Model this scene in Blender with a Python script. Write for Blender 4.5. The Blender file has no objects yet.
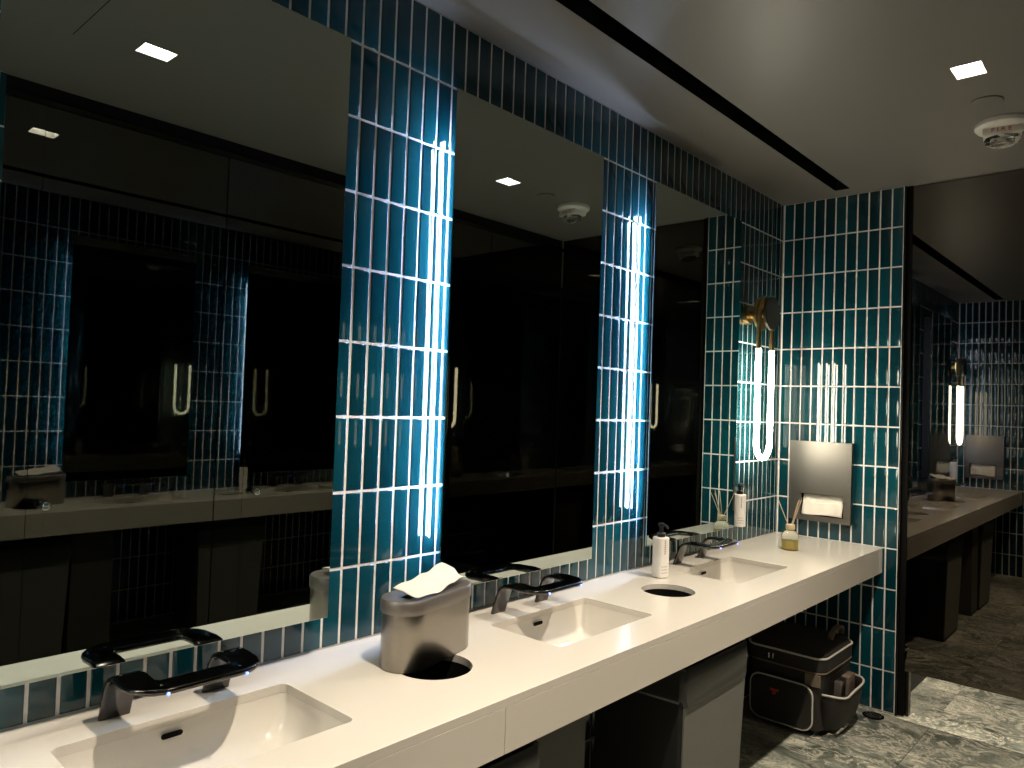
import bpy, bmesh, math, random
from mathutils import Vector, Matrix
random.seed(11)
S = bpy.context.scene
C = S.collection
PI = math.pi

# ------------------------------------------------------------------ room measures (metres)
H = 2.683          # ceiling
L = 4.105          # far tiled wall
NEAR = -0.345      # near tiled wall
W = 1.765          # stall fronts opposite the mirrors
HC = 0.829         # worktop height
DEP = 0.557        # worktop depth
ROW = 0.206        # tile pitch, vertical
COLP = 0.0564      # tile pitch, horizontal
MX = 0.080         # face of the mirrors
ENDW = 0.627       # width of the far tiled wall

# ------------------------------------------------------------------ materials
def new_mat(name):
    m = bpy.data.materials.new(name); m.use_nodes = True
    nt = m.node_tree
    return m, nt, nt.nodes['Principled BSDF']

def pmat(name, col, rough=.4, metal=0., var=.06, scale=30., bump=0., spec=.5, coat=0.):
    m, nt, b = new_mat(name)
    N, K = nt.nodes, nt.links
    tc = N.new('ShaderNodeTexCoord'); no = N.new('ShaderNodeTexNoise')
    no.inputs['Scale'].default_value = scale; no.inputs['Detail'].default_value = 4
    K.new(tc.outputs['Object'], no.inputs['Vector'])
    mx = N.new('ShaderNodeMix'); mx.data_type = 'RGBA'
    a = [max(0, c * (1 - var)) for c in col[:3]] + [1]; c2 = [min(1, c * (1 + var)) for c in col[:3]] + [1]
    mx.inputs[6].default_value = a; mx.inputs[7].default_value = c2
    K.new(no.outputs['Fac'], mx.inputs[0]); K.new(mx.outputs[2], b.inputs['Base Color'])
    b.inputs['Roughness'].default_value = rough; b.inputs['Metallic'].default_value = metal
    b.inputs['Specular IOR Level'].default_value = spec
    b.inputs['Coat Weight'].default_value = coat
    if bump:
        bp = N.new('ShaderNodeBump'); bp.inputs['Strength'].default_value = bump; bp.inputs['Distance'].default_value = .002
        K.new(no.outputs['Fac'], bp.inputs['Height']); K.new(bp.outputs['Normal'], b.inputs['Normal'])
    return m

def emat(name, col, strength):
    m, nt, b = new_mat(name)
    b.inputs['Base Color'].default_value = (.8, .8, .8, 1)
    b.inputs['Emission Color'].default_value = (*col, 1); b.inputs['Emission Strength'].default_value = strength
    return m

def tile_mat():
    m, nt, b = new_mat('teal_glazed_tile'); N, K = nt.nodes, nt.links
    at = N.new('ShaderNodeAttribute'); at.attribute_name = 'tint'
    rp = N.new('ShaderNodeValToRGB')
    rp.color_ramp.elements[0].color = (.0018, .030, .0425, 1); rp.color_ramp.elements[1].color = (.0045, .068, .090, 1)
    K.new(at.outputs['Fac'], rp.inputs['Fac']); K.new(rp.outputs['Color'], b.inputs['Base Color'])
    b.inputs['Roughness'].default_value = .07; b.inputs['Specular IOR Level'].default_value = .62
    tc = N.new('ShaderNodeTexCoord'); no = N.new('ShaderNodeTexNoise'); no.inputs['Scale'].default_value = 16; no.inputs['Detail'].default_value = 2
    K.new(tc.outputs['Object'], no.inputs['Vector'])
    bp = N.new('ShaderNodeBump'); bp.inputs['Strength'].default_value = .035; bp.inputs['Distance'].default_value = .004
    K.new(no.outputs['Fac'], bp.inputs['Height']); K.new(bp.outputs['Normal'], b.inputs['Normal'])
    return m

def floor_mat():
    m, nt, b = new_mat('green_grey_marble_floor'); N, K = nt.nodes, nt.links
    def math_(op, a, c=None):
        n = N.new('ShaderNodeMath'); n.operation = op
        for i, v in enumerate((a, c)):
            if v is None: continue
            if isinstance(v, (int, float)): n.inputs[i].default_value = v
            else: K.new(v, n.inputs[i])
        return n.outputs[0]
    def ramp(fac, *stops):
        r = N.new('ShaderNodeValToRGB'); e = r.color_ramp.elements
        while len(e) < len(stops): e.new(.5)
        for q, (p, c) in zip(e, stops): q.position = p; q.color = (*c, 1)
        K.new(fac, r.inputs['Fac']); return r.outputs['Color']
    def mixc(fac, A, B, mode='MIX'):
        x = N.new('ShaderNodeMix'); x.data_type = 'RGBA'; x.blend_type = mode
        for s_, v in ((0, fac), (6, A), (7, B)):
            if isinstance(v, (int, float)): x.inputs[s_].default_value = v
            elif isinstance(v, tuple): x.inputs[s_].default_value = (*v, 1)
            else: K.new(v, x.inputs[s_])
        return x.outputs[2]
    tc = N.new('ShaderNodeTexCoord'); sp = N.new('ShaderNodeSeparateXYZ'); K.new(tc.outputs['Object'], sp.inputs[0])
    X, Y = sp.outputs['X'], sp.outputs['Y']
    # slabs, each cut from another place of the block
    cx = math_('FLOOR', math_('DIVIDE', math_('SUBTRACT', X, .79), 1.2)); cy_ = math_('FLOOR', math_('DIVIDE', math_('SUBTRACT', Y, 4.075), .6))
    cb = N.new('ShaderNodeCombineXYZ'); K.new(cx, cb.inputs[0]); K.new(cy_, cb.inputs[1])
    wn = N.new('ShaderNodeTexWhiteNoise'); wn.noise_dimensions = '3D'; K.new(cb.outputs[0], wn.inputs['Vector'])
    va = N.new('ShaderNodeVectorMath'); va.operation = 'MULTIPLY_ADD'; va.inputs[1].default_value = (7, 7, 7)
    K.new(wn.outputs['Color'], va.inputs[0]); K.new(tc.outputs['Object'], va.inputs[2])
    mp = N.new('ShaderNodeMapping'); mp.inputs['Scale'].default_value = (1., 1.35, 1.); mp.inputs['Rotation'].default_value = (0, 0, .6); K.new(va.outputs[0], mp.inputs['Vector'])
    def noise(scale, det, rough, dist):
        n = N.new('ShaderNodeTexNoise'); n.inputs['Scale'].default_value = scale; n.inputs['Detail'].default_value = det
        n.inputs['Roughness'].default_value = rough; n.inputs['Distortion'].default_value = dist
        K.new(mp.outputs['Vector'], n.inputs['Vector']); return n.outputs['Fac']
    base = ramp(noise(3.4, 8, .6, 1.0), (.32, (.075, .09, .075)), (.48, (.29, .315, .265)), (.66, (.62, .62, .51)))
    vein = math_('ABSOLUTE', math_('SUBTRACT', noise(6., 9, .62, 1.9), .5))
    thin = ramp(vein, (.0, (1, 1, 1)), (.026, (.45, .45, .45)), (.055, (0, 0, 0)))
    patch = ramp(noise(2.3, 5, .6, .8), (.38, (.25, .25, .25)), (.56, (1, 1, 1)))
    fac = math_('MULTIPLY', math_('MULTIPLY', thin, patch), .95)
    c = mixc(fac, base, (.88, .84, .70))
    dark = ramp(math_('ABSOLUTE', math_('SUBTRACT', noise(9., 8, .65, 2.2), .48)), (.0, (1, 1, 1)), (.03, (0, 0, 0)))
    c = mixc(math_('MULTIPLY', dark, .75), c, (.055, .08, .065))
    tone = math_('ADD', math_('MULTIPLY', wn.outputs['Value'], .40), .80)
    c = mixc(1., c, tone, 'MULTIPLY')
    jx = math_('LESS_THAN', math_('PINGPONG', math_('SUBTRACT', X, .79), .6), .0014)
    jy = math_('LESS_THAN', math_('PINGPONG', math_('SUBTRACT', Y, 4.075), .3), .0022)
    jx = math_('MULTIPLY', jx, math_('LESS_THAN', Y, 4.075))
    c = mixc(math_('MAXIMUM', jx, jy), c, (.05, .055, .045))
    K.new(c, b.inputs['Base Color'])
    b.inputs['Roughness'].default_value = .30
    return m

M = {}
M['tile'] = tile_mat()
M['grout'] = pmat('pale_grout', (.84, .84, .83), .8, var=.08, scale=60)
M['floor'] = floor_mat()
M['ceiling'] = pmat('grey_satin_ceiling', (.22, .212, .195), .42, var=.03, scale=3)
M['black'] = pmat('matte_black', (.012, .012, .012), .6, var=.2)
M['gap'] = pmat('dark_recess', (.006, .006, .006), .9, var=.2, spec=.1)
M['lacquer'] = pmat('black_mirror_glass', (.150, .138, .122), .012, 1., var=.02, scale=1)
M['endpanel'] = pmat('black_panel_glass', (.115, .102, .085), .012, 1., var=.02, scale=1)
M['jamb'] = pmat('dark_bronze_trim', (.05, .045, .042), .25, 1., var=.1)
M['mirror'] = pmat('grey_tinted_mirror', (.48, .555, .54), .003, 1., var=.005, scale=1)
M['quartz'] = pmat('cream_quartz', (.72, .68, .615), .14, var=.012, scale=180, spec=.45)
M['porcelain'] = pmat('glazed_porcelain', (.78, .745, .68), .09, var=.01, spec=.5, coat=.3)
M['gunmetal'] = pmat('polished_black_chrome', (.10, .094, .092), .10, 1., var=.05)
M['chrome'] = pmat('chrome', (.7, .7, .7), .08, 1., var=.03)
M['steel'] = pmat('brushed_steel', (.27, .25, .222), .28, 1., var=.05, scale=90)
M['lid'] = pmat('satin_grey_lid', (.22, .20, .185), .45, .7, var=.05)
M['plate'] = pmat('dark_brushed_steel', (.22, .205, .185), .42, 1., var=.05, scale=120)
M['brass'] = pmat('aged_brass', (.50, .36, .16), .28, 1., var=.1)
M['bronze'] = pmat('dark_bronze', (.13, .12, .10), .38, 1., var=.1)
M['paper'] = pmat('white_paper', (.82, .78, .69), .85, var=.03)
M['white'] = pmat('white_plastic', (.88, .85, .80), .4, var=.01)
M['print'] = pmat('dark_print', (.25, .23, .22), .7, var=.1)
M['red'] = pmat('red_print', (.55, .05, .03), .6, var=.05)
M['pump'] = pmat('black_pump_plastic', (.012, .012, .013), .3, var=.1)
M['bin'] = pmat('grey_bin_plastic', (.17, .174, .158), .55, var=.05)
M['support'] = pmat('dark_support_panel', (.075, .075, .068), .6, var=.05)
M['bag'] = pmat('black_bin_liner', (.03, .032, .029), .30, var=.15, scale=25, bump=.4)
M['nylon'] = pmat('dark_brown_nylon', (.020, .0175, .015), .6, var=.18, scale=200, bump=.3)
M['piping'] = pmat('pale_piping', (.62, .60, .55), .6, var=.06)
M['tan'] = pmat('tan_webbing', (.20, .16, .12), .7, var=.15)
M['reed'] = pmat('natural_reed', (.62, .48, .35), .8, var=.1)
M['collar'] = pmat('pale_wood_collar', (.66, .55, .36), .6, var=.1)
M['oil'] = pmat('yellow_oil', (.66, .53, .16), .15, var=.03)
M['tube'] = emat('lit_opal_tube', (1, .92, .72), 42.)
M['led'] = emat('lit_cool_led', (.56, .70, 1.), 180.)
M['panel'] = emat('lit_downlight', (1, .95, .84), 14.)
M['dim'] = emat('shielded_lamp_lens', (1, .9, .75), .6)
M['blue'] = emat('blue_sensor_led', (.01, .09, 1.), 5.)
M['box'] = pmat('printed_cardboard', (.16, .11, .085), .5, var=.5, scale=45)
g, nt, b = new_mat('clear_glass'); b.inputs['Transmission Weight'].default_value = 1; b.inputs['Roughness'].default_value = .03; b.inputs['Base Color'].default_value = (.93, .92, .82, 1); b.inputs['IOR'].default_value = 1.35
M['glass'] = g
g, nt, b = new_mat('strobe_lens'); b.inputs['Transmission Weight'].default_value = 1; b.inputs['Roughness'].default_value = .0; b.inputs['Base Color'].default_value = (.97, .97, .97, 1); b.inputs['IOR'].default_value = 1.3
M['lens'] = g

# ------------------------------------------------------------------ helpers
def obj(name, bm, mats, parent=None, smooth=False, auto=None):
    bmesh.ops.recalc_face_normals(bm, faces=bm.faces[:])
    me = bpy.data.meshes.new(name); bm.to_mesh(me); bm.free()
    for m in (mats if isinstance(mats, (list, tuple)) else [mats]): me.materials.append(m)
    if smooth:
        for p in me.polygons: p.use_smooth = True
    if auto:
        me.set_sharp_from_angle(angle=auto)
    o = bpy.data.objects.new(name, me); C.objects.link(o)
    if parent: o.parent = parent
    return o

def struct(name, bm, mats, parent=None, **k):
    o = obj(name, bm, mats, parent, **k)
    if not parent: o['kind'] = 'structure'
    return o

def tag(o, label, cat, group=None):
    o['label'] = label; o['category'] = cat
    if group: o['group'] = group
    return o

def thing(name, label, cat, loc=(0, 0, 0), rz=0., group=None):
    o = bpy.data.objects.new(name, None); C.objects.link(o); o.empty_display_size = .1
    o.location = loc; o.rotation_euler = (0, 0, rz)
    return tag(o, label, cat, group)

def dup(root, loc, label, rz=None):
    r = root.copy(); C.objects.link(r); r.location = loc; r['label'] = label
    if rz is not None: r.rotation_euler = (0, 0, rz)
    for ch in list(root.children):
        c = ch.copy(); C.objects.link(c); c.parent = r
        for gc in list(ch.children):
            d = gc.copy(); C.objects.link(d); d.parent = c
    return r

def box(bm, x0, x1, y0, y1, z0, z1, bev=0., mi=0, seg=2):
    vs = [bm.verts.new(p) for p in ((x0, y0, z0), (x1, y0, z0), (x1, y1, z0), (x0, y1, z0), (x0, y0, z1), (x1, y0, z1), (x1, y1, z1), (x0, y1, z1))]
    fs = [bm.faces.new([vs[i] for i in q]) for q in ((3, 2, 1, 0), (4, 5, 6, 7), (0, 1, 5, 4), (1, 2, 6, 5), (2, 3, 7, 6), (3, 0, 4, 7))]
    for f in fs: f.material_index = mi
    if bev:
        es = list({e for f in fs for e in f.edges})
        r = bmesh.ops.bevel(bm, geom=es, offset=bev, segments=seg, profile=.5, affect='EDGES')
        for f in r['faces']: f.material_index = mi
    return vs

def BM(): return bmesh.new()
def boxbm(*a, **k):
    bm = BM(); box(bm, *a, **k); return bm

def rrect(cx, cy, w, h, r, n=6):
    pts = []
    r = min(r, w / 2 - 1e-4, h / 2 - 1e-4)
    for (sx, sy, a0) in ((1, 1, 0), (-1, 1, PI / 2), (-1, -1, PI), (1, -1, 3 * PI / 2)):
        for k in range(n + 1):
            a = a0 + k / n * PI / 2
            pts.append((cx + sx * (w / 2 - r) + r * math.cos(a), cy + sy * (h / 2 - r) + r * math.sin(a)))
    return pts

def circ(cx, cy, r, n=40, ry=None):
    return [(cx + r * math.cos(2 * PI * k / n), cy + (ry or r) * math.sin(2 * PI * k / n)) for k in range(n)]

def loft(bm, rings, cap0=True, cap1=True, mi=0, closed=True):
    """rings: list of lists of 3-D points, same count"""
    V = [[bm.verts.new(p) for p in r] for r in rings]
    n = len(V[0])
    for a, b in zip(V, V[1:]):
        for i in range(n if closed else n - 1):
            j = (i + 1) % n
            f = bm.faces.new((a[i], a[j], b[j], b[i])); f.material_index = mi
    if cap0: bm.faces.new(V[0][::-1]).material_index = mi
    if cap1: bm.faces.new(V[-1]).material_index = mi
    return V

def lathe(bm, prof, cx=0, cy=0, n=32, mi=0, cap0=True, cap1=True):
    return loft(bm, [[(cx + r * math.cos(2 * PI * k / n), cy + r * math.sin(2 * PI * k / n), z) for k in range(n)] for r, z in prof], cap0, cap1, mi)

def tube(bm, path, r, n=10, mi=0, closed=False):
    path = [Vector(p) for p in path]; m = len(path)
    rr = r if isinstance(r, (list, tuple)) else [r] * m
    rings = []; up = None
    for i, p in enumerate(path):
        if closed: t = (path[(i + 1) % m] - path[i - 1]).normalized()
        else: t = (path[min(i + 1, m - 1)] - path[max(i - 1, 0)]).normalized()
        if up is None:
            up = t.orthogonal().normalized()
        up = (up - t * up.dot(t)).normalized(); s = t.cross(up)
        rings.append([p + (up * math.cos(2 * PI * k / n) + s * math.sin(2 * PI * k / n)) * rr[i] for k in range(n)])
    if closed: rings.append(rings[0])
    loft(bm, rings, not closed, not closed, mi)
    if closed: bmesh.ops.remove_doubles(bm, verts=bm.verts[:], dist=1e-6)

def sweep(bm, secs, w, t, mi=0):
    """flat strap: secs = [(pos, width dir, normal dir)]"""
    rings = []
    for p, wd, nd in secs:
        p = Vector(p); wd = Vector(wd).normalized(); nd = Vector(nd).normalized()
        rings.append([p + wd * a + nd * b for a, b in rrect(0, 0, w, t, t * .38, 3)])
    loft(bm, rings, True, True, mi)

def plate(bm, outer, holes, z0, z1, mi=0):
    """flat plate with holes, thickness z0..z1"""
    loops = []
    for lp in [outer] + holes:
        loops.append([bm.verts.new((x, y, z1)) for x, y in lp])
    es = []
    for lp in loops:
        for i in range(len(lp)): es.append(bm.edges.new((lp[i], lp[(i + 1) % len(lp)])))
    r = bmesh.ops.triangle_fill(bm, edges=es, use_beauty=True, use_dissolve=False)
    fs = [f for f in r['geom'] if isinstance(f, bmesh.types.BMFace)]
    low = {}
    for lp in loops:
        for v in lp: low[v] = bm.verts.new((v.co.x, v.co.y, z0))
    for f in fs:
        f.material_index = mi
        bm.faces.new([low[v] for v in reversed(f.verts)]).material_index = mi
    for lp in loops:
        for i in range(len(lp)):
            a, b2 = lp[i], lp[(i + 1) % len(lp)]
            bm.faces.new((a, b2, low[b2], low[a])).material_index = mi

def text_mesh(body, size, extrude=.0006):
    cu = bpy.data.curves.new('t', 'FONT'); cu.body = body; cu.size = size; cu.extrude = extrude; cu.align_x = 'CENTER'; cu.align_y = 'CENTER'
    o = bpy.data.objects.new('t', cu); C.objects.link(o)
    dg = bpy.context.evaluated_depsgraph_get(); dg.update()
    me = bpy.data.meshes.new_from_object(o.evaluated_get(dg))
    bm = BM(); bm.from_mesh(me)
    bpy.data.objects.remove(o); bpy.data.meshes.remove(me)
    return bm

# ------------------------------------------------------------------ tiled walls
def tiled(name, org, ud, nd, u0, u1, uoff, slab, zlow=0.0, tilt=.0040):
    """tiles of COLP x ROW stacked from the ceiling down; face at org plane; nd = outward normal"""
    bm = BM(); org = Vector(org); ud = Vector(ud); nd = Vector(nd); up = Vector((0, 0, 1))
    lay = bm.faces.layers.float.new('tint')
    def P(u, z, d): return org + ud * u + up * z + nd * d
    vs = [bm.verts.new(P(u, z, d)) for d in (-slab, -.0012) for u, z in ((u0, zlow), (u1, zlow), (u1, H), (u0, H))]
    for q in ((0, 1, 2, 3), (4, 5, 6, 7), (0, 1, 5, 4), (1, 2, 6, 5), (2, 3, 7, 6), (3, 0, 4, 7)):
        bm.faces.new([vs[i] for i in q]).material_index = 0
    g = .0038; bv = .0016
    k = math.floor((u0 - uoff) / COLP)
    while uoff + k * COLP < u1:
        a = max(u0, uoff + k * COLP + g); b = min(u1, uoff + (k + 1) * COLP - g); k += 1
        if b - a < .006: continue
        r = 0
        while True:
            z1 = H - r * ROW - (g if r else .002); z0 = H - (r + 1) * ROW + g; r += 1
            z0 = max(z0, zlow)
            if z1 - z0 < .01: break
            du = random.gauss(0, tilt); dz = random.gauss(0, tilt * .5); t = random.random()
            pil = random.uniform(.0000, .0003)
            cu, cz = (a + b) / 2, (z0 + z1) / 2
            def Q(u, z, d): return bm.verts.new(P(u, z, d + du * (u - cu) + dz * (z - cz)))
            lowr = [Q(a, z0, -.0014), Q(b, z0, -.0014), Q(b, z1, -.0014), Q(a, z1, -.0014)]
            mid = [Q(a, z0, -.0004), Q(b, z0, -.0004), Q(b, z1, -.0004), Q(a, z1, -.0004)]
            i1 = [Q(a + bv * .4, z0 + bv * .4, .0006), Q(b - bv * .4, z0 + bv * .4, .0006), Q(b - bv * .4, z1 - bv * .4, .0006), Q(a + bv * .4, z1 - bv * .4, .0006)]
            i2 = [Q(a + bv * 1.6, z0 + bv * 1.6, .001), Q(b - bv * 1.6, z0 + bv * 1.6, .001), Q(b - bv * 1.6, z1 - bv * 1.6, .001), Q(a + bv * 1.6, z1 - bv * 1.6, .001)]
            fs = []
            for A, B in ((lowr, mid), (mid, i1), (i1, i2)):
                for i in range(4):
                    j = (i + 1) % 4; fs.append(bm.faces.new((A[i], A[j], B[j], B[i])))
            fs.append(bm.faces.new(i2))
            for f in fs: f.material_index = 1; f[lay] = t; f.smooth = True
    return struct(name, bm, [M['grout'], M['tile']])

tiled('wall_left', (0, 0, 0), (0, 1, 0), (1, 0, 0), NEAR, L + .002, 1.1925, .12, tilt=.0009)
tiled('wall_far', (0, L, 0), (1, 0, 0), (0, -1, 0), 0, ENDW, ENDW - .0008, .10, .004)
tiled('wall_near', (0, NEAR, 0), (1, 0, 0), (0, 1, 0), 0, ENDW, ENDW - .0008, .10)
tiled('wall_right', (W, 0, 0), (0, 1, 0), (-1, 0, 0), NEAR, .725, .700, .10)

# ------------------------------------------------------------------ floor, ceiling, back of the stalls
XB, YB = 3.3, 5.75
struct('floor', boxbm(-.12, XB, NEAR - .1, YB, -.06, 0), M['floor'])
SLOT = (.322, .398, -.25, 3.985)
LIGHTS = [(1.135, 1.02), (1.143, 2.85), (1.143, 4.72), (2.6, 1.6), (2.6, 3.4)]
bm = BM()
plate(bm, [(-.12, NEAR - .1), (XB, NEAR - .1), (XB, YB), (-.12, YB)],
      [[(SLOT[0], SLOT[2]), (SLOT[1], SLOT[2]), (SLOT[1], SLOT[3]), (SLOT[0], SLOT[3])]] +
      [[(x - .045, y - .055), (x + .045, y - .055), (x + .045, y + .055), (x - .045, y + .055)] for x, y in LIGHTS], H, H + .05)
struct('ceiling', bm, M['ceiling'])
struct('wall_stall_back', boxbm(XB, XB + .1, NEAR - .1, YB, 0, H), M['black'])
struct('wall_stall_end', boxbm(0, XB, YB, YB + .1, 0, H), M['black'])
struct('wall_near_stall', boxbm(ENDW, XB, NEAR - .1, NEAR - .002, 0, H), M['black'])
bm = boxbm(-.12, .60, L + .13, YB, 0, H); struct('wall_duct', bm, M['black'])

# far wall edge trim, pilaster and raised glossy panel
struct('trim_1', boxbm(ENDW, ENDW + .011, L - .003, L + .10, 0, H, bev=.0015), M['jamb'])
struct('trim_2', boxbm(ENDW + .012, .664, L + .010, L + .048, .004, H, bev=.001), M['gap'])
struct('trim_3', boxbm(.6645, .681, L + .032, L + .075, 0, .232, bev=.001), M['jamb'])
bm = boxbm(.6655, W - .002, L + .012, L + .030, .228, H - .003, bev=.001)
struct('door_1', bm, M['endpanel'])
# near end, same black panel beside the tiles
struct('door_2', boxbm(.640, W - .002, NEAR - .03, NEAR - .004, .10, H - .003, bev=.001), M['lacquer'])

# ------------------------------------------------------------------ stall fronts opposite the mirrors
def knob(parent, y):
    bm = BM()
    lathe(bm, [(.010, 0), (.010, .016), (.014, .020), (.019, .028), (.020, .036), (.016, .043), (.008, .046)], n=20)
    bmesh.ops.rotate(bm, cent=(0, 0, 0), matrix=Matrix.Rotation(-PI / 2, 3, 'Y'), verts=bm.verts[:])
    bmesh.ops.translate(bm, vec=(W + .002, y, 1.04), verts=bm.verts[:])
    return obj('door_knob', bm, M['chrome'], parent, smooth=True)
n = 3; ps = [.725, 1.61, 2.495, 3.38]
for i, y in enumerate(ps):
    struct('trim_%d' % (4 + i), boxbm(W + .001, W + .026, y + .001, y + .135, .004, 2.60), M['lacquer'])
    y2 = ps[i + 1] if i < 3 else L + .005
    d = struct('door_%d' % n, boxbm(W + .004, W + .028, y + .138, y2 - .003, .10, 2.60), M['lacquer']); n += 1
    knob(d, y + .138 + .055)
struct('trim_8', boxbm(W - .004, W + .05, .725, L + .012, 2.603, 2.625, bev=.002), M['jamb'])
struct('trim_9', boxbm(W + .012, W + .05, .725, L + .012, 2.626, H - .001), M['gap'])

# ------------------------------------------------------------------ vanity worktop
SINKS = [.703, 1.873, 2.990]; SW, SD, SX = .485, .278, .281
HOLES = [(.290, 1.278), (.283, 2.440)]; HR = .098
bm = BM()
y0, y1 = NEAR + .003, L - .003
plate(bm, [(.004, y0), (DEP, y0), (DEP, y1), (.004, y1)],
      [rrect(SX, s, SD, SW, .018, 5) for s in SINKS] + [circ(x, y, HR, 48) for x, y in HOLES], HC - .020, HC)
for a, b2 in ((y0, 1.2588), (1.2600, y1)):
    box(bm, DEP - .022, DEP, a, b2, HC - .127, HC - .0201)
box(bm, DEP - .022, DEP - .003, 1.2585, 1.2603, HC - .126, HC - .0202)
top = obj('vanity_worktop', bm, M['quartz'])
tag(top, 'long cream stone vanity worktop with three sink cutouts and two round waste holes', 'countertop')
mod = top.modifiers.new('bevel', 'BEVEL'); mod.width = .0022; mod.segments = 2; mod.limit_method = 'ANGLE'; mod.angle_limit = 1.0

for x, y in HOLES:
    bm = BM(); n_ = 40
    loft(bm, [[(px, py, z) for px, py in circ(x, y, HR + .001, n_)] for z in (HC - .125, HC - .0202)], False, False)
    c_ = obj('waste_chute', bm, M['gap'], top); sm = c_.modifiers.new('s', 'SOLIDIFY'); sm.thickness = .002; sm.offset = 1

# sinks ------------------------------------------------------------
def make_sink(loc, label):
    t = thing('sink_basin', label, 'sink', loc, 0, 'undermount sinks in the worktop')
    bm = BM(); rings = []
    prof = [(.010, 0, .0), (.006, -.020, .0), (.006, -.024, .0), (.000, -.030, .002), (-.004, -.060, .004), (-.010, -.088, .008), (-.022, -.108, .016), (-.050, -.122, .026), (-.090, -.130, .04)]
    zs = [-.0203, -.0204, -.034, -.06, -.085, -.104, -.118, -.127, -.133]
    ins = [-.012, -.0005, .000, .005, .011, .021, .039, .065, .098]
    rad = [.03, .020, .020, .024, .030, .036, .042, .04, .03]
    for z, i, r in zip(zs, ins, rad):
        rings.append([(x, y, z) for x, y in rrect(0, 0, SD - 2 * i, SW - 2 * i * 1.35, r, 6)])
    loft(bm, rings, False, True)
    o = obj('basin', bm, M['porcelain'], t, smooth=True, auto=.7)
    sm = o.modifiers.new('thick', 'SOLIDIFY'); sm.thickness = .006; sm.offset = -1 if False else 1
    bm = BM()
    pts = rrect(-.018, .014, .044, .011, .0053, 5)
    loft(bm, [[(-SD / 2 + .0065 + (z + .0) , y, -.052 + zz) for y, zz in pts] for z in (0, .0022)])
    obj('overflow_slot', bm, M['gap'], t)
    bm = BM()
    loft(bm, [[(x, y, z) for x, y in rrect(-.01, 0, .030, .150, .006, 4)] for z in (-.1326, -.1306)])
    obj('drain_cover', bm, M['plate'], t)
    return t
s0 = make_sink((SX, SINKS[0], HC), 'white rectangular undermount sink nearest the camera, left of the steel tissue dispenser')
dup(s0, (SX, SINKS[1], HC), 'white rectangular undermount sink between the tissue dispenser and the round waste hole')
dup(s0, (SX, SINKS[2], HC), 'white rectangular undermount sink beside the yellow reed diffuser')

# faucets ----------------------------------------------------------
def make_faucet(loc, label):
    t = thing('faucet', label, 'faucet', loc, 0, 'black bridge faucets')
    h = .107; R = .040; secs = []; xb = .157
    leg = [((.000, .0004), 90), ((.010, .030), 74), ((.021, .062), 71), ((.027, .076), 62), ((.037, .088), 40), ((.052, .0955), 16), ((.074, .0975), 1), ((.096, .0965), -3)]
    for (x, z), a in leg:
        a = math.radians(a); secs.append(((x, -h, z), (0, 1, 0), (-math.sin(a), 0, math.cos(a))))
    zt = .0955
    for k in range(7):
        a = -PI / 2 + k / 6 * PI / 2
        p = (xb - R + R * math.cos(a), -h + R + R * math.sin(a), zt)
        secs.append((p, (-math.cos(a), -math.sin(a), 0), (0, 0, 1)))
    k0 = len(secs)
    for p, wd, nd in list(reversed(secs)):
        secs.append(((p[0], -p[1], p[2]), (wd[0], -wd[1], wd[2]) if abs(wd[0]) > .001 or wd[1] < 0 else wd, nd))
    # width direction kept continuous: +y on the left leg, -x along the bar, -y on the right leg
    fix = []
    for i, (p, wd, nd) in enumerate(secs):
        if i >= k0:
            q = secs[2 * k0 - 1 - i][1]; wd = (q[0], -q[1], q[2])
        fix.append((p, wd, nd))
    bm = BM(); sweep(bm, fix, .061, .0125)
    o = obj('bridge_spout', bm, M['gunmetal'], t, smooth=True, auto=.6)
    for s in (-1, 1):
        bm = BM(); bmesh.ops.create_uvsphere(bm, u_segments=10, v_segments=8, radius=.0034)
        bmesh.ops.translate(bm, vec=(xb + .031, s * .080, zt - .003), verts=bm.verts[:])
        b2 = obj('sensor_light', bm, M['blue'], t, smooth=True); b2['label'] = 'small lit blue sensor light'
        bm = BM(); lathe(bm, [(.009, zt - .010), (.009, zt - .005)], xb - .004, s * .058, 14)
        obj('water_outlet', bm, M['gap'], t)
        bm = BM(); lathe(bm, [(.0042, zt + .0055), (.0036, zt + .0072)], xb, s * .080, 12)
        obj('sensor_button', bm, M['chrome'], t, smooth=True, auto=.6)
    return t
f0 = make_faucet((.073, .705, HC), 'black chrome bridge faucet with blue sensor lights, nearest the camera at the left')
dup(f0, (.070, 1.855, HC), 'black chrome bridge faucet just right of the steel tissue dispenser')
dup(f0, (.066, 2.995, HC), 'black chrome bridge faucet between the white counter bottle and the reed diffuser')

# ------------------------------------------------------------------ mirrors
MZ0, MZ1 = .938, 2.436
def make_mirror(ya, yb, label):
    t = thing('wall_mirror', label, 'mirror', (0.004, (ya + yb) / 2, MZ0), 0, 'tall tinted mirrors above the vanity')
    w = (yb - ya) / 2; h = MZ1 - MZ0; x = MX - .004
    obj('mirror_glass', boxbm(x - .006, x, -w, w, 0, h, bev=.0008, seg=1), M['mirror'], t)
    obj('backing_box', boxbm(.0, x - .0065, -w + .115, w - .06, .05, h - .05), M['black'], t)
    bm = boxbm(.043, x - .0067, -w + .0775, -w + .092, .120, h - .110); obj('strip_carrier', bm, M['black'], t)
    l = obj('light_strip', boxbm(.050, .063, -w + .0755, -w + .0773, .128, h - .118), M['led'], t)
    l['label'] = 'lit cool white strip behind the mirror edge'
    return t
make_mirror(.338, 1.100, 'large tinted mirror above the nearest sink, left of the first bright tiled column')
make_mirror(1.480, 2.236, 'large tinted mirror between the two bright blue tiled columns')
make_mirror(2.612, 3.404, 'large tinted mirror farthest along the wall, left of the lit tube lamp')

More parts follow.
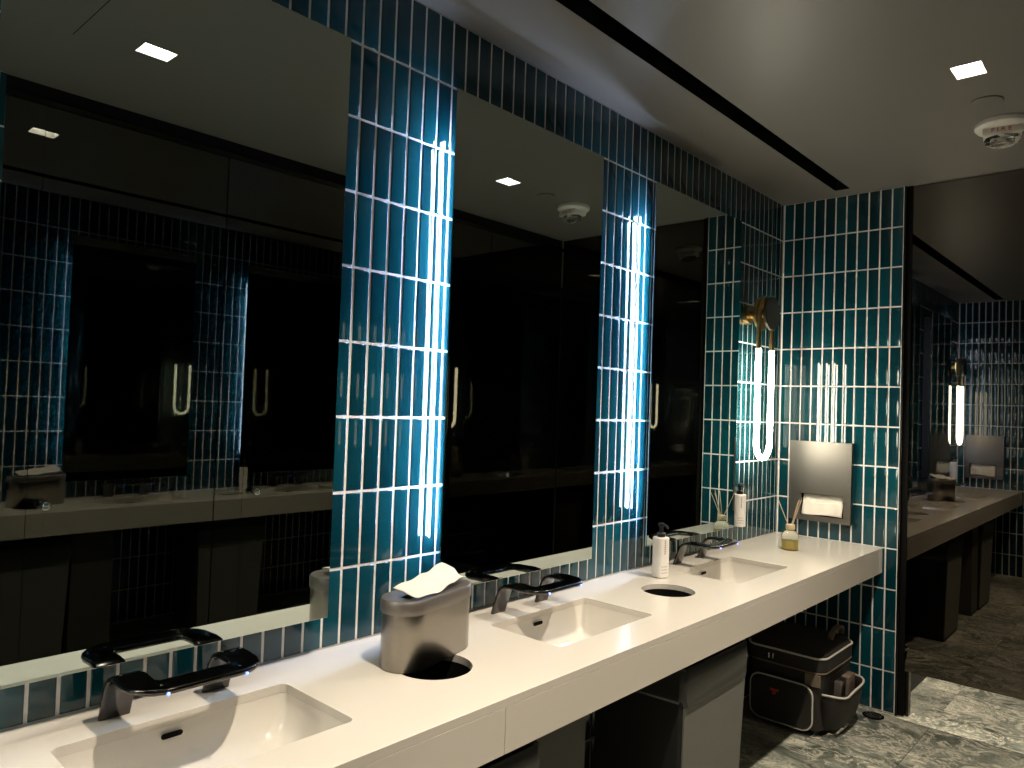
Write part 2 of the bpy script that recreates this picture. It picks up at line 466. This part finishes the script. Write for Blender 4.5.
# ------------------------------------------------------------------ U tube wall lamps
def make_lamp(loc, label):
    t = thing('wall_lamp', label, 'lamp', loc, 0, 'lit loop wall lamps')
    hw = .080; zc = 0.; zg = -.185; zb = -.735 + .080
    xl = .112
    def disc(name, x0, x1, r, m, z=0):
        bm = BM(); lathe(bm, [(r - .003, x0), (r, x0 + .003), (r, x1 - .003), (r - .003, x1)], n=40)
        bmesh.ops.rotate(bm, cent=(0, 0, 0), matrix=Matrix.Rotation(PI / 2, 3, 'Y'), verts=bm.verts[:])
        bmesh.ops.translate(bm, vec=(0, 0, z), verts=bm.verts[:])
        return obj(name, bm, m, t, smooth=True, auto=.6)
    disc('wall_mount', .001, .030, .050, M['brass'])
    disc('spool_core', .030, .140, .020, M['brass'])
    disc('back_disc', .078, .092, .084, M['brass'])
    disc('front_disc', .132, .150, .086, M['bronze'])
    bm = BM()
    path = [(xl, -hw, zg)] + [(xl, -hw, zg + (0 - zg) * k / 4) for k in range(1, 4)] + [(xl, hw * math.cos(a), hw * math.sin(a)) for a in [PI - k * PI / 16 for k in range(17)]] + [(xl, hw, zg * k / 4) for k in range(1, 5)]
    tube(bm, path, .0125, 14); obj('brass_loop', bm, M['brass'], t, smooth=True, auto=.8)
    bm = BM()
    path = [(xl, -hw, zg + (zb - zg) * k / 8) for k in range(8)] + [(xl, hw * math.cos(a), zb + hw * math.sin(a)) for a in [PI + k * PI / 18 for k in range(19)]] + [(xl, hw, zb + (zg - zb) * k / 8) for k in range(1, 9)]
    tube(bm, path, .0135, 16); o = obj('lit_tube', bm, M['tube'], t, smooth=True, auto=.8); o['label'] = 'glowing U shaped tube'
    return t
lamp = make_lamp((.0, 3.640, 2.003), 'brass disc wall lamp with glowing U tube beside the far tiled corner')
dup(lamp, (.0, .12, 2.003), 'brass disc wall lamp with glowing U tube seen only reflected in the right black panel')

# ------------------------------------------------------------------ paper towel dispensers on the end walls
def make_dispenser(loc, rz, label):
    t = thing('paper_towel_dispenser', label, 'dispenser', loc, rz, 'steel plate dispensers')
    # local: x along the wall, -y out of the wall
    w, h = .325, .428; x0, x1, z0, z1 = -.098, .126, .028, .145
    bm = BM()
    def wall_plate(ya, yb):
        vs = []
    plate(bm, [(-w / 2, 0), (w / 2, 0), (w / 2, h), (-w / 2, h)], [[(x0, z0), (x1, z0), (x1, z1), (x0, z1)]], .024, .036)
    box(bm, -w / 2, -w / 2 + .004, 0, h, .0015, .024); box(bm, w / 2 - .004, w / 2, 0, h, .0015, .024)
    box(bm, -w / 2, w / 2, h - .004, h, .0015, .024); box(bm, -w / 2, w / 2, 0, .004, .0015, .024)
    bmesh.ops.rotate(bm, cent=(0, 0, 0), matrix=Matrix.Rotation(PI / 2, 3, 'X'), verts=bm.verts[:])
    obj('face_plate', bm, M['plate'], t)
    bm = BM()
    box(bm, x0 - .004, x1 + .004, -.004, -.0015, z0 - .004, z1 + .004)
    obj('recess_back', bm, M['gap'], t)
    return t
def make_towel(loc, rz, label):
    t = thing('paper_towel', label, 'paper towel', loc, rz, 'folded towels in the dispensers')
    bm = BM()
    x0, x1 = -.092, .118
    prof = [(-.006, .141), (-.010, .138), (-.018, .100), (-.0205, .0985), (-.0215, .096), (-.031, .036), (-.028, .032)]
    n = 14
    V = []
    for k, (y, z) in enumerate(prof):
        V.append([bm.verts.new((x0 + (x1 - x0) * i / n + .002 * math.sin(k * 2.1), y + .0012 * math.sin(i * 1.3 + k), z + .002 * math.sin(i * .5 + k * .6) + .006 * (i / n - .5))) for i in range(n + 1)])
    for a, b2 in zip(V, V[1:]):
        for i in range(n): bm.faces.new((a[i], a[i + 1], b2[i + 1], b2[i]))
    o = obj('folded_sheet', bm, M['paper'], t, smooth=True, auto=.6)
    sm = o.modifiers.new('s', 'SOLIDIFY'); sm.thickness = .0015
    return t
dp = make_dispenser((.2445, L, .924), 0, 'square steel towel dispenser on the far teal tiled wall')
dup(dp, (.2445, NEAR, .924), 'square steel towel dispenser seen only reflected in the right black panel', PI)
tw = make_towel((.2445, L, .924), 0, 'cream folded paper towels in the slot of the far wall dispenser')
dup(tw, (.2445, NEAR, .924), 'cream folded paper towels in the dispenser reflected in the right black panel', PI)

# ------------------------------------------------------------------ tissue dispenser on the worktop
TL, TD, TH = .312, .128, .174
TLOC, TROT = (.220, 1.312, HC), math.radians(13)
t = thing('tissue_dispenser', 'oval brushed steel tissue dispenser standing half over a round waste hole', 'dispenser', TLOC, TROT)
def stad(l, d, z, n=14): return [(x, y, z) for x, y in rrect(0, 0, d, l, d / 2 - .0005, n)]
bm = BM(); loft(bm, [stad(TL - .010, TD - .010, 0.0005), stad(TL - .006, TD - .006, .003), stad(TL - .006, TD - .006, TH - .034)])
obj('steel_body', bm, M['steel'], t, smooth=True, auto=.7)
bm = BM()
rings = [stad(TL, TD, TH - .034), stad(TL + .002, TD + .002, TH - .032), stad(TL + .002, TD + .002, TH - .006), stad(TL - .004, TD - .004, TH - .001), stad(TL - .014, TD - .014, TH), stad(TL - .05, TD - .05, TH - .004)]
loft(bm, rings)
o = obj('lid', bm, M['lid'], t, smooth=True, auto=.7); o['label'] = 'satin grey lid'
obj('lid_slot', boxbm(-.014, .014, -.10, .10, TH - .006, TH - .0032, bev=.001), M['gap'], t)
# crumpled towel pulled out of it
bm = BM(); nx, ny = 14, 26; V = []
for i in range(nx + 1):
    r = []
    for j in range(ny + 1):
        a = i / nx; b2 = j / ny
        x = -.030 + .074 * a; y = -.110 + .232 * b2
        z = .012 + .036 * (1 - a) ** 1.5 * (.35 + .65 * b2) + .006 * b2 + .0035 * math.sin(6.2 * b2 + 3 * a) + .0022 * math.sin(17 * b2 - 8 * a)
        x += .008 * math.sin(5 * b2); y += .006 * math.sin(7 * a)
        if j == ny: z -= .012 * (1 - a); y += .012 * math.sin(3.2 * a)
        r.append(bm.verts.new((x, y, z)))
    V.append(r)
for i in range(nx):
    for j in range(ny): bm.faces.new((V[i][j], V[i + 1][j], V[i + 1][j + 1], V[i][j + 1]))
o = obj('paper_tissue', bm, M['paper'], None, smooth=True)
o.location = (TLOC[0], TLOC[1], HC + TH - .005); o.rotation_euler = (0, 0, TROT)
sm = o.modifiers.new('s', 'SOLIDIFY'); sm.thickness = .0012
tag(o, 'crumpled white paper tissue sticking out of the steel oval dispenser', 'tissue')

# ------------------------------------------------------------------ soap bottles
def make_bottle(loc, rz, label, round_, wall):
    t = thing('pump_bottle', label, 'bottle', loc, rz, 'white pump bottles')
    w = .054 if not round_ else .062; h = .160
    bm = BM()
    def ring(i, z):
        if round_: return [(x, y, z) for x, y in circ(0, 0, w / 2 - i, 40)]
        return [(x, y, z) for x, y in rrect(0, 0, w - 2 * i, w - 2 * i, .014, 6)]
    loft(bm, [ring(.003, .0005), ring(.0, .0035), ring(0, h - .004), ring(.003, h - .0008), ring(.010, h)])
    obj('bottle_body', bm, M['white'], t, smooth=True, auto=.7)
    bm = BM(); lathe(bm, [(.017, h), (.017, h + .014), (.014, h + .017), (.0075, h + .018), (.0075, h + .040), (.012, h + .041), (.012, h + .052), (.009, h + .054)], n=20)
    tube(bm, [(0, 0, h + .047), (.022, 0, h + .048), (.034, 0, h + .046), (.040, 0, h + .039)], [.006, .0055, .005, .004], 10)
    obj('pump_head', bm, M['pump'], t, smooth=True, auto=.6)
    # printed marks, small rows of type
    bm = BM()
    for k in range(3):
        for q in range(5):
            box(bm, w / 2 - .0004, w / 2 + .0002, -.016 + q * .006, -.0115 + q * .006 - .001 * (q % 2), .020 + k * .012, .0225 + k * .012)
    lines = bm; bm = BM()
    for q in range(7):
        box(bm, w / 2 - .0004, w / 2 + .0002, -.003, .002, .095 + q * .008, .100 + q * .008)
    if round_:
        for v in bm.verts[:] + lines.verts[:]:
            r = v.co.x; a = v.co.y / (w / 2); v.co.x = r * math.cos(a); v.co.y = r * math.sin(a)
    obj('printed_lines', lines, M['print'], t)
    obj('printed_name', bm, M['print'], t)
    if wall:
        bm = BM(); box(bm, -.062, -w / 2 + .001, -.018, .018, .050, .075, bev=.002)
        ob = obj('wall_bracket', bm, M['pump'], t)
    return t
make_bottle((.150, 2.606, HC), math.radians(-20), 'square white pump bottle standing on the worktop beside the round waste hole', False, False)
wb = make_bottle((.064, 3.492, .931), math.radians(-48), 'round white pump bottle mounted on the tiled wall below the U lamp', True, False)
bm = BM(); box(bm, -.0625, -.030, -.016, .016, .060, .085, bev=.002)
bmesh.ops.rotate(bm, cent=(0, 0, 0), matrix=Matrix.Rotation(math.radians(48), 3, 'Z'), verts=bm.verts[:])
obj('wall_bracket', bm, M['pump'], wb)
dup(wb, (.064, .12, .931), 'round white pump bottle below the lamp seen only reflected in the right black panel')

# ------------------------------------------------------------------ reed diffuser
t = thing('reed_diffuser', 'clear glass reed diffuser with yellow oil near the far end of the worktop', 'diffuser', (.262, 3.640, HC))
bm = BM(); lathe(bm, [(.034, .001), (.0395, .004), (.0405, .010), (.0405, .068), (.038, .080), (.030, .088), (.018, .093), (.016, .098), (.016, .108)], n=32, cap1=False)
obj('glass_bottle', bm, M['glass'], t, smooth=True, auto=.8)
bm = BM(); lathe(bm, [(.034, .0045), (.0380, .008), (.0380, .046)], n=32)
o = obj('scented_oil', bm, M['oil'], t, smooth=True, auto=.6); o['label'] = 'yellow oil'
bm = BM(); lathe(bm, [(.0205, .100), (.0215, .102), (.0215, .122), (.0205, .124)], n=28)
obj('wooden_collar', bm, M['collar'], t, smooth=True, auto=.6)
for (dx, dy, h, a, b2) in ((-.070, .0, .252, -.006, 0), (.038, -.01, .236, .004, .004), (.048, .012, .250, .006, -.002), (.054, -.022, .238, .008, .0), (.030, .03, .246, .0, .006)):
    bm = BM(); tube(bm, [(a, b2, .110), (a + (dx - a) * .5, b2 + (dy - b2) * .5, .18), (dx, dy, h)], .0021, 7)
    obj('reed', bm, M['reed'], t, smooth=True, auto=.8)

# ------------------------------------------------------------------ waste bins below the worktop
def make_bin(loc, label):
    t = thing('waste_bin', label, 'bin', loc, 0, 'grey bins under the worktop')
    w, d, h = .445, .36, .665
    bm = BM()
    loft(bm, [[(x, y, z) for x, y in rrect(0, 0, d - 2 * i, w - 2 * i, .02, 4)] for i, z in ((.018, .001), (.016, .006), (.0, h), (.008, h), (.010, h - .05), (.024, .01))], False, True)
    obj('bin_body', bm, M['black'], t, smooth=True, auto=.6)
    bm = BM(); loft(bm, [[(x - (.018 if z < .1 else 0.0), y, z) for x, y, z in q] for q in (
        [(d / 2 - .003, -w / 2 + .022, .02), (d / 2 - .003, w / 2 - .022, .02), (d / 2 + .0025, w / 2 - .022, .02), (d / 2 + .0025, -w / 2 + .022, .02)],
        [(d / 2 - .003, -w / 2 + .004, h - .09), (d / 2 - .003, w / 2 - .004, h - .09), (d / 2 + .0025, w / 2 - .004, h - .09), (d / 2 + .0025, -w / 2 + .004, h - .09)])])
    o = obj('front_panel', bm, M['bin'], t); o['label'] = 'grey front panel'
    bm = BM(); n = 64; rings = []
    pts = rrect(0, 0, d + .010, w + .010, .022, 7)
    m = len(pts)
    prof = [(1.002, -.112), (1.012, -.104), (1.02, -.09), (1.012, -.065), (1.022, -.04), (1.010, -.015), (1.012, .006), (.99, .012), (.965, .004), (.95, -.05), (.92, -.2)]
    for k, (s, dz) in enumerate(prof):
        r = []
        for i, (x, y) in enumerate(pts):
            wv = .004 * math.sin(i * 1.7 + k * 1.1) + .003 * math.sin(i * .9 - k * 2.3) + .003 * math.sin(60 * (y * .8 + dz))
            hem = (.010 * math.sin(i * .55) + .006 * math.sin(i * 1.3) - .012 * y / w) if dz < -.1 else 0
            kk = s + wv / .2 * .5
            r.append((x * kk, y * (s + wv * .8), h + dz + hem))
        rings.append(r)
    loft(bm, rings, False, False)
    o = obj('bin_liner', bm, M['bag'], t, smooth=True); o['label'] = 'crumpled black plastic liner'
    return t
b0 = make_bin((.350, 2.350, 0), 'grey waste bin with black liner under the worktop beside the dark suitcase')
dup(b0, (.350, 1.190, 0), 'grey waste bin with black liner at the bottom edge, mostly hidden by the worktop')
# slab support between the bins
struct('trim_10', boxbm(.03, .505, 1.425, 1.640, 0, HC - .1285), M['support'])

# ------------------------------------------------------------------ dark wheeled bag
t = thing('travel_bag', 'dark nylon travel bag with pale piping on the floor under the worktop end', 'bag', (.29, 3.742, 0))
t.scale = (1, 1.14, 1)
hx, hy = .185, .185
bm = BM()
def rr(w, d, r, z, ox=0, oy=0): return [(x, y, z) for x, y in rrect(ox, oy, w, d, r, 5)]
loft(bm, [rr(.33, .33, .04, .022), rr(.36, .36, .045, .035), rr(.368, .368, .045, .12), rr(.366, .366, .045, .22), rr(.362, .362, .045, .300)])
obj('bag_body', bm, M['nylon'], t, smooth=True, auto=.7)
bm = BM()
loft(bm, [rr(.366, .366, .045, .3005), rr(.376, .376, .047, .306), rr(.376, .376, .047, .362), rr(.35, .35, .05, .386, -.01, .01), rr(.26, .26, .06, .402, -.02, .02)])
obj('bag_lid', bm, M['nylon'], t, smooth=True, auto=.7)
def ringpipe(w, d, r, zf, rad=.004, only=None):
    pts = rrect(0, 0, w, d, r, 6)
    return [(x, y, zf(x, y)) for x, y in pts]
bm = BM(); tube(bm, ringpipe(.376, .376, .048, lambda x, y: .366 - .0), .0048, 8, closed=True)
obj('lid_piping', bm, M['piping'], t, smooth=True)
bm = BM(); tube(bm, ringpipe(.370, .370, .046, lambda x, y: .297), .0042, 8, closed=True)
obj('body_piping', bm, M['tan'], t, smooth=True)
# front pocket (face towards the camera, -y) with curved piping
bm = BM()
pk = [(x, z) for x, z in rrect(-.005, .135, .300, .210, .05, 6)]
loft(bm, [[(x, -.180, z) for x, z in pk], [(x * .99, -.203, .135 + (z - .135) * .98) for x, z in pk], [(x * .95, -.211, .135 + (z - .135) * .92) for x, z in pk]], False, True)
obj('front_pocket', bm, M['nylon'], t, smooth=True, auto=.7)
bm = BM(); tube(bm, [(x * .995, -.204, .135 + (z - .135) * .99) for x, z in pk], .0040, 8, closed=True)
obj('pocket_piping', bm, M['piping'], t, smooth=True)
bm = boxbm(-.052, -.012, -.2135, -.2105, .176, .186); box(bm, -.040, -.026, -.2135, -.2105, .160, .172)
o = obj('sewn_badge', bm, M['red'], t); o['label'] = 'small red badge'
bm = boxbm(.10, .172, -.190, -.1835, .235, .292, bev=.003); obj('corner_patch', bm, M['tan'], t)
for s in (0, 1):
    bm = BM(); box(bm, -.075 + s * .02, -.068 + s * .02, -.196, -.188, .318, .345, bev=.002); obj('zip_pull', bm, M['chrome'], t)
# side pocket (+x) open at the top, bulging out
bm = BM(); n = 14; rings = []
for z, bul, tp in ((.030, .044, .125), (.06, .066, .145), (.12, .084, .158), (.175, .092, .165), (.212, .096, .168)):
    r = []
    for k in range(n + 1):
        y = -tp + 2 * tp * k / n; u = abs(2 * k / n - 1)
        r.append((.176 + bul * (1 - u ** 4) ** .5, y - .015, z + .010 * (k / n - .5) * (z > .17)))
    rings.append(r)
loft(bm, rings, False, False, closed=False)
o = obj('side_pocket', bm, M['nylon'], t, smooth=True); sm = o.modifiers.new('s', 'SOLIDIFY'); sm.thickness = .004
bm = BM(); rim = rings[-1]
tube(bm, [(p[0] + .001, p[1], p[2] + .002 - (.012 * math.exp(-((k - 2.5) / 1.5) ** 2))) for k, p in enumerate(rim)], .0052, 8)
obj('side_pocket_piping', bm, M['piping'], t, smooth=True)
bm = BM(); box(bm, .178, .184, -.12, .12, .262, .270, bev=.002); obj('side_zip', bm, M['bronze'], t)
# carry handle and strap
bm = BM()
secs = []
for k in range(15):
    a = PI * k / 14; secs.append(((.125 + .010 * math.sin(a), .105 + .066 * -math.cos(a), .396 + .052 * math.sin(a) ** .8), (1, 0, 0), (0, -math.cos(a), math.sin(a) + .001)))
sweep(bm, secs, .030, .008); obj('carry_handle', bm, M['tan'], t, smooth=True, auto=.6)
for sx in (-1, 1):
    for sy in (-1, 1):
        bm = BM(); lathe(bm, [(.018, -.012), (.022, -.008), (.022, .008), (.018, .012)], n=16)
        bmesh.ops.rotate(bm, cent=(0, 0, 0), matrix=Matrix.Rotation(PI / 2, 3, 'Y'), verts=bm.verts[:])
        bmesh.ops.translate(bm, vec=(sx * .135, sy * .14, .0225), verts=bm.verts[:])
        obj('wheel', bm, M['pump'], t, smooth=True, auto=.6)
# packages pushed into the side pocket
def pack(label, loc, size, rot, mat, strip):
    p = thing('snack_pack' if strip else 'carton', label, 'package', loc); p.rotation_euler = rot
    w, d, h = size
    obj('wrapper', boxbm(-w / 2, w / 2, -d / 2, d / 2, 0, h, bev=.004), mat, p)
    obj('printed_band', boxbm(-w / 2 - .0006, w / 2 + .0006, -d / 2 - .0006, -d / 2 + d * .35, h * .25, h + .0006, bev=.003), M['tan'] if strip else M['lid'], p)
pack('small dark carton with pale band in the side pocket of the travel bag', (.505, 3.650, .125), (.030, .085, .135), (.0, .04, .05), M['pump'], False)
pack('brown printed snack pack in the side pocket, right of the dark carton', (.508, 3.760, .120), (.034, .085, .142), (.05, .04, -.03), M['box'], True)

# ------------------------------------------------------------------ floor drain
t = thing('floor_drain', 'round dark floor drain by the foot of the far tiled wall', 'drain', (.552, 4.018, 0))
bm = BM(); lathe(bm, [(.050, .0003), (.050, .003), (.047, .0042), (.040, .0042), (.040, .002)], n=36, cap1=True)
obj('drain_ring', bm, M['jamb'], t, smooth=True, auto=.5)
bm = BM()
for k in range(-3, 4):
    l = math.sqrt(.040 ** 2 - (k * .011) ** 2) - .001
    box(bm, k * .011 - .003, k * .011 + .003, -l, l, .0022, .0046)
obj('drain_grate', bm, M['plate'], t)

# ------------------------------------------------------------------ ceiling fittings
t = thing('linear_ceiling_slot', 'long black recessed light slot in the ceiling above the worktop', 'light', (0, 0, H), 0)
bm = BM(); x0, x1, ya, yb = SLOT
box(bm, x0 - .004, x0 + .0005, ya, yb, .0006, .11); box(bm, x1 - .0005, x1 + .004, ya, yb, .0006, .11)
box(bm, x0, x1, ya - .004, ya + .0005, .0006, .11); box(bm, x0, x1, yb - .0005, yb + .004, .0006, .11)
box(bm, x0 - .004, x1 + .004, ya, yb, .11, .115)
obj('slot_channel', bm, M['gap'], t)
SPOTS = [-.10 + .47 * k for k in range(9)]
for y in SPOTS:
    bm = BM(); lathe(bm, [(.020, .055), (.026, .058), (.026, .109)], (x0 + x1) / 2, y, 20)
    h_ = obj('lamp_head', bm, M['gap'], t, smooth=True, auto=.6)
    bm = BM(); lathe(bm, [(.018, .0535), (.018, .0545)], (x0 + x1) / 2, y, 20)
    obj('lamp_lens', bm, M['dim'], h_)
LABELS = ['square recessed ceiling downlight above the nearest sink, seen only in the left mirror', 'square recessed ceiling downlight beside the fire alarm', None, None, None]
for (x, y), lb in zip(LIGHTS, LABELS):
    lb = lb or {4.72: 'square recessed ceiling downlight behind the raised black panel'}.get(y, 'square recessed ceiling downlight over the stalls at %s' % ('the near end' if y < 2 else 'the far end'))
    t = thing('downlight', lb, 'light', (x, y, H), 0, 'square recessed downlights')
    bm = BM(); a, b2 = .045, .055
    box(bm, -a - .003, -a + .0008, -b2, b2, .0008, .045); box(bm, a - .0008, a + .003, -b2, b2, .0008, .045)
    box(bm, -a, a, -b2 - .003, -b2 + .0008, .0008, .045); box(bm, -a, a, b2 - .0008, b2 + .003, .0008, .045)
    obj('light_housing', bm, M['white'], t)
    obj('light_lens', boxbm(-a, a, -b2, b2, .030, .034), M['panel'], t)

# fire alarm
ang = math.atan2(1.688 - 1.135, 3.415)
t = thing('fire_alarm', 'white round ceiling fire alarm strobe with red FIRE lettering', 'alarm', (1.152, 3.431, H), ang)
bm = BM(); lathe(bm, [(.094, -.0005), (.097, -.006), (.096, -.020), (.088, -.029), (.07, -.034)], n=48)
obj('mounting_base', bm, M['white'], t, smooth=True, auto=.6)
bm = BM()
loft(bm, [[(-.066, -.052, -.028), (.066, -.052, -.028), (.066, .05, -.028), (-.066, .05, -.028)], [(-.066, -.060, -.062), (.066, -.060, -.062), (.062, .046, -.062), (-.062, .046, -.062)]])
bmesh.ops.bevel(bm, geom=bm.edges[:], offset=.004, segments=2, affect='EDGES')
obj('alarm_housing', bm, M['white'], t)
bm = BM(); lathe(bm, [(.060, -.0625), (.062, -.068), (.059, -.084), (.046, -.096), (.022, -.101)], n=14)
for v in bm.verts: v.co.z += .0016 * math.sin(9 * math.atan2(v.co.y, v.co.x)); v.co.y *= .82; v.co.y -= .006
obj('strobe_lens', bm, M['lens'], t)
obj('strobe_tube', boxbm(-.035, .035, -.018, .004, -.080, -.064, bev=.004), M['chrome'], t)
bm = text_mesh('F I R E', .026)
bmesh.ops.rotate(bm, cent=(0, 0, 0), matrix=Matrix.Rotation(PI / 2, 3, 'X'), verts=bm.verts[:])
bmesh.ops.rotate(bm, cent=(0, 0, 0), matrix=Matrix.Rotation(math.radians(-13), 3, 'X'), verts=bm.verts[:])
bmesh.ops.translate(bm, vec=(-.004, -.0572, -.045), verts=bm.verts[:])
o = obj('fire_lettering', bm, M['red'], t); o['label'] = 'red FIRE lettering'

bm = BM(); lathe(bm, [(.044, -.0004), (.052, -.0005), (.053, -.004), (.050, -.006)], 0, 0, 36)
o = obj('ceiling_cover_disc', bm, M['ceiling'], None, smooth=True, auto=.5); o.location = (1.143, 3.165, H)
tag(o, 'small round grey cover disc on the ceiling between downlight and fire alarm', 'cover plate')

bm = BM(); loft(bm, [[(x, y, z) for x, y in [(-.28, -.28), (.20, -.28), (.28, -.2), (.28, .2), (.2, .28), (-.28, .28)]] for z in (-.0045, -.0004)])
o = obj('access_hatch', bm, M['ceiling'], None); o.location = (1.02, .50, H)
bm = BM(); loft(bm, [[(x, y, z) for x, y in [(-.285, -.285), (.203, -.285), (.285, -.203), (.285, .203), (.203, .285), (-.285, .285)]] for z in (-.0012, -.0004)])
obj('shadow_gap', bm, M['gap'], o)
tag(o, 'grey ceiling access hatch visible at the top left of the left mirror', 'hatch')

# ------------------------------------------------------------------ lights
def spot(name, loc, power, col, size, blend, rad=.02, target=None):
    l = bpy.data.lights.new(name, 'SPOT'); l.energy = power; l.color = col; l.spot_size = math.radians(size); l.spot_blend = blend; l.shadow_soft_size = rad
    o = bpy.data.objects.new(name, l); C.objects.link(o); o.location = loc
    return o
for y in SPOTS:
    spot('slot_spot', ((x0 + x1) / 2, y, H + .030), 5, (1., .83, .62), 44, .9, .014)
for (x, y) in LIGHTS:
    p = {1.02: 186, 2.85: 186, 4.72: 205}.get(y, 8)
    spot('downlight_beam', (x, y, H + .022), p, (1., .86, .68), 104, .35, .03)

# ------------------------------------------------------------------ world, camera, colour
w = bpy.data.worlds.new('World'); S.world = w; w.use_nodes = True
w.node_tree.nodes['Background'].inputs['Color'].default_value = (0, 0, 0, 1)
w.node_tree.nodes['Background'].inputs['Strength'].default_value = 0
cam = bpy.data.cameras.new('camera'); co = bpy.data.objects.new('camera', cam); C.objects.link(co)
cam.sensor_fit = 'HORIZONTAL'; cam.sensor_width = 36; cam.lens = 737.15 / 1024 * 36; cam.clip_start = .01
yaw, pitch, roll = -.7386, .0280, .0343
cy_, sy_, cp, sp_, cr, sr = math.cos(yaw), math.sin(yaw), math.cos(pitch), math.sin(pitch), math.cos(roll), math.sin(roll)
fwd = Vector((sy_ * cp, cy_ * cp, sp_)); right = Vector((cy_, -sy_, 0)); up = right.cross(fwd)
r2 = right * cr + up * sr; u2 = up * cr - right * sr
co.matrix_world = Matrix(((r2.x, u2.x, -fwd.x, 1.6882), (r2.y, u2.y, -fwd.y, 0), (r2.z, u2.z, -fwd.z, 1.4955), (0, 0, 0, 1)))
S.camera = co
S.view_settings.view_transform = 'Standard'; S.view_settings.look = 'None'
S.view_settings.exposure = 0; S.view_settings.gamma = 1; S.view_settings.use_curve_mapping = False
cy = getattr(S, 'cycles', None)
if cy:
    cy.max_bounces = 16; cy.glossy_bounces = 10; cy.diffuse_bounces = 2; cy.transmission_bounces = 8
    cy.sample_clamp_indirect = 6
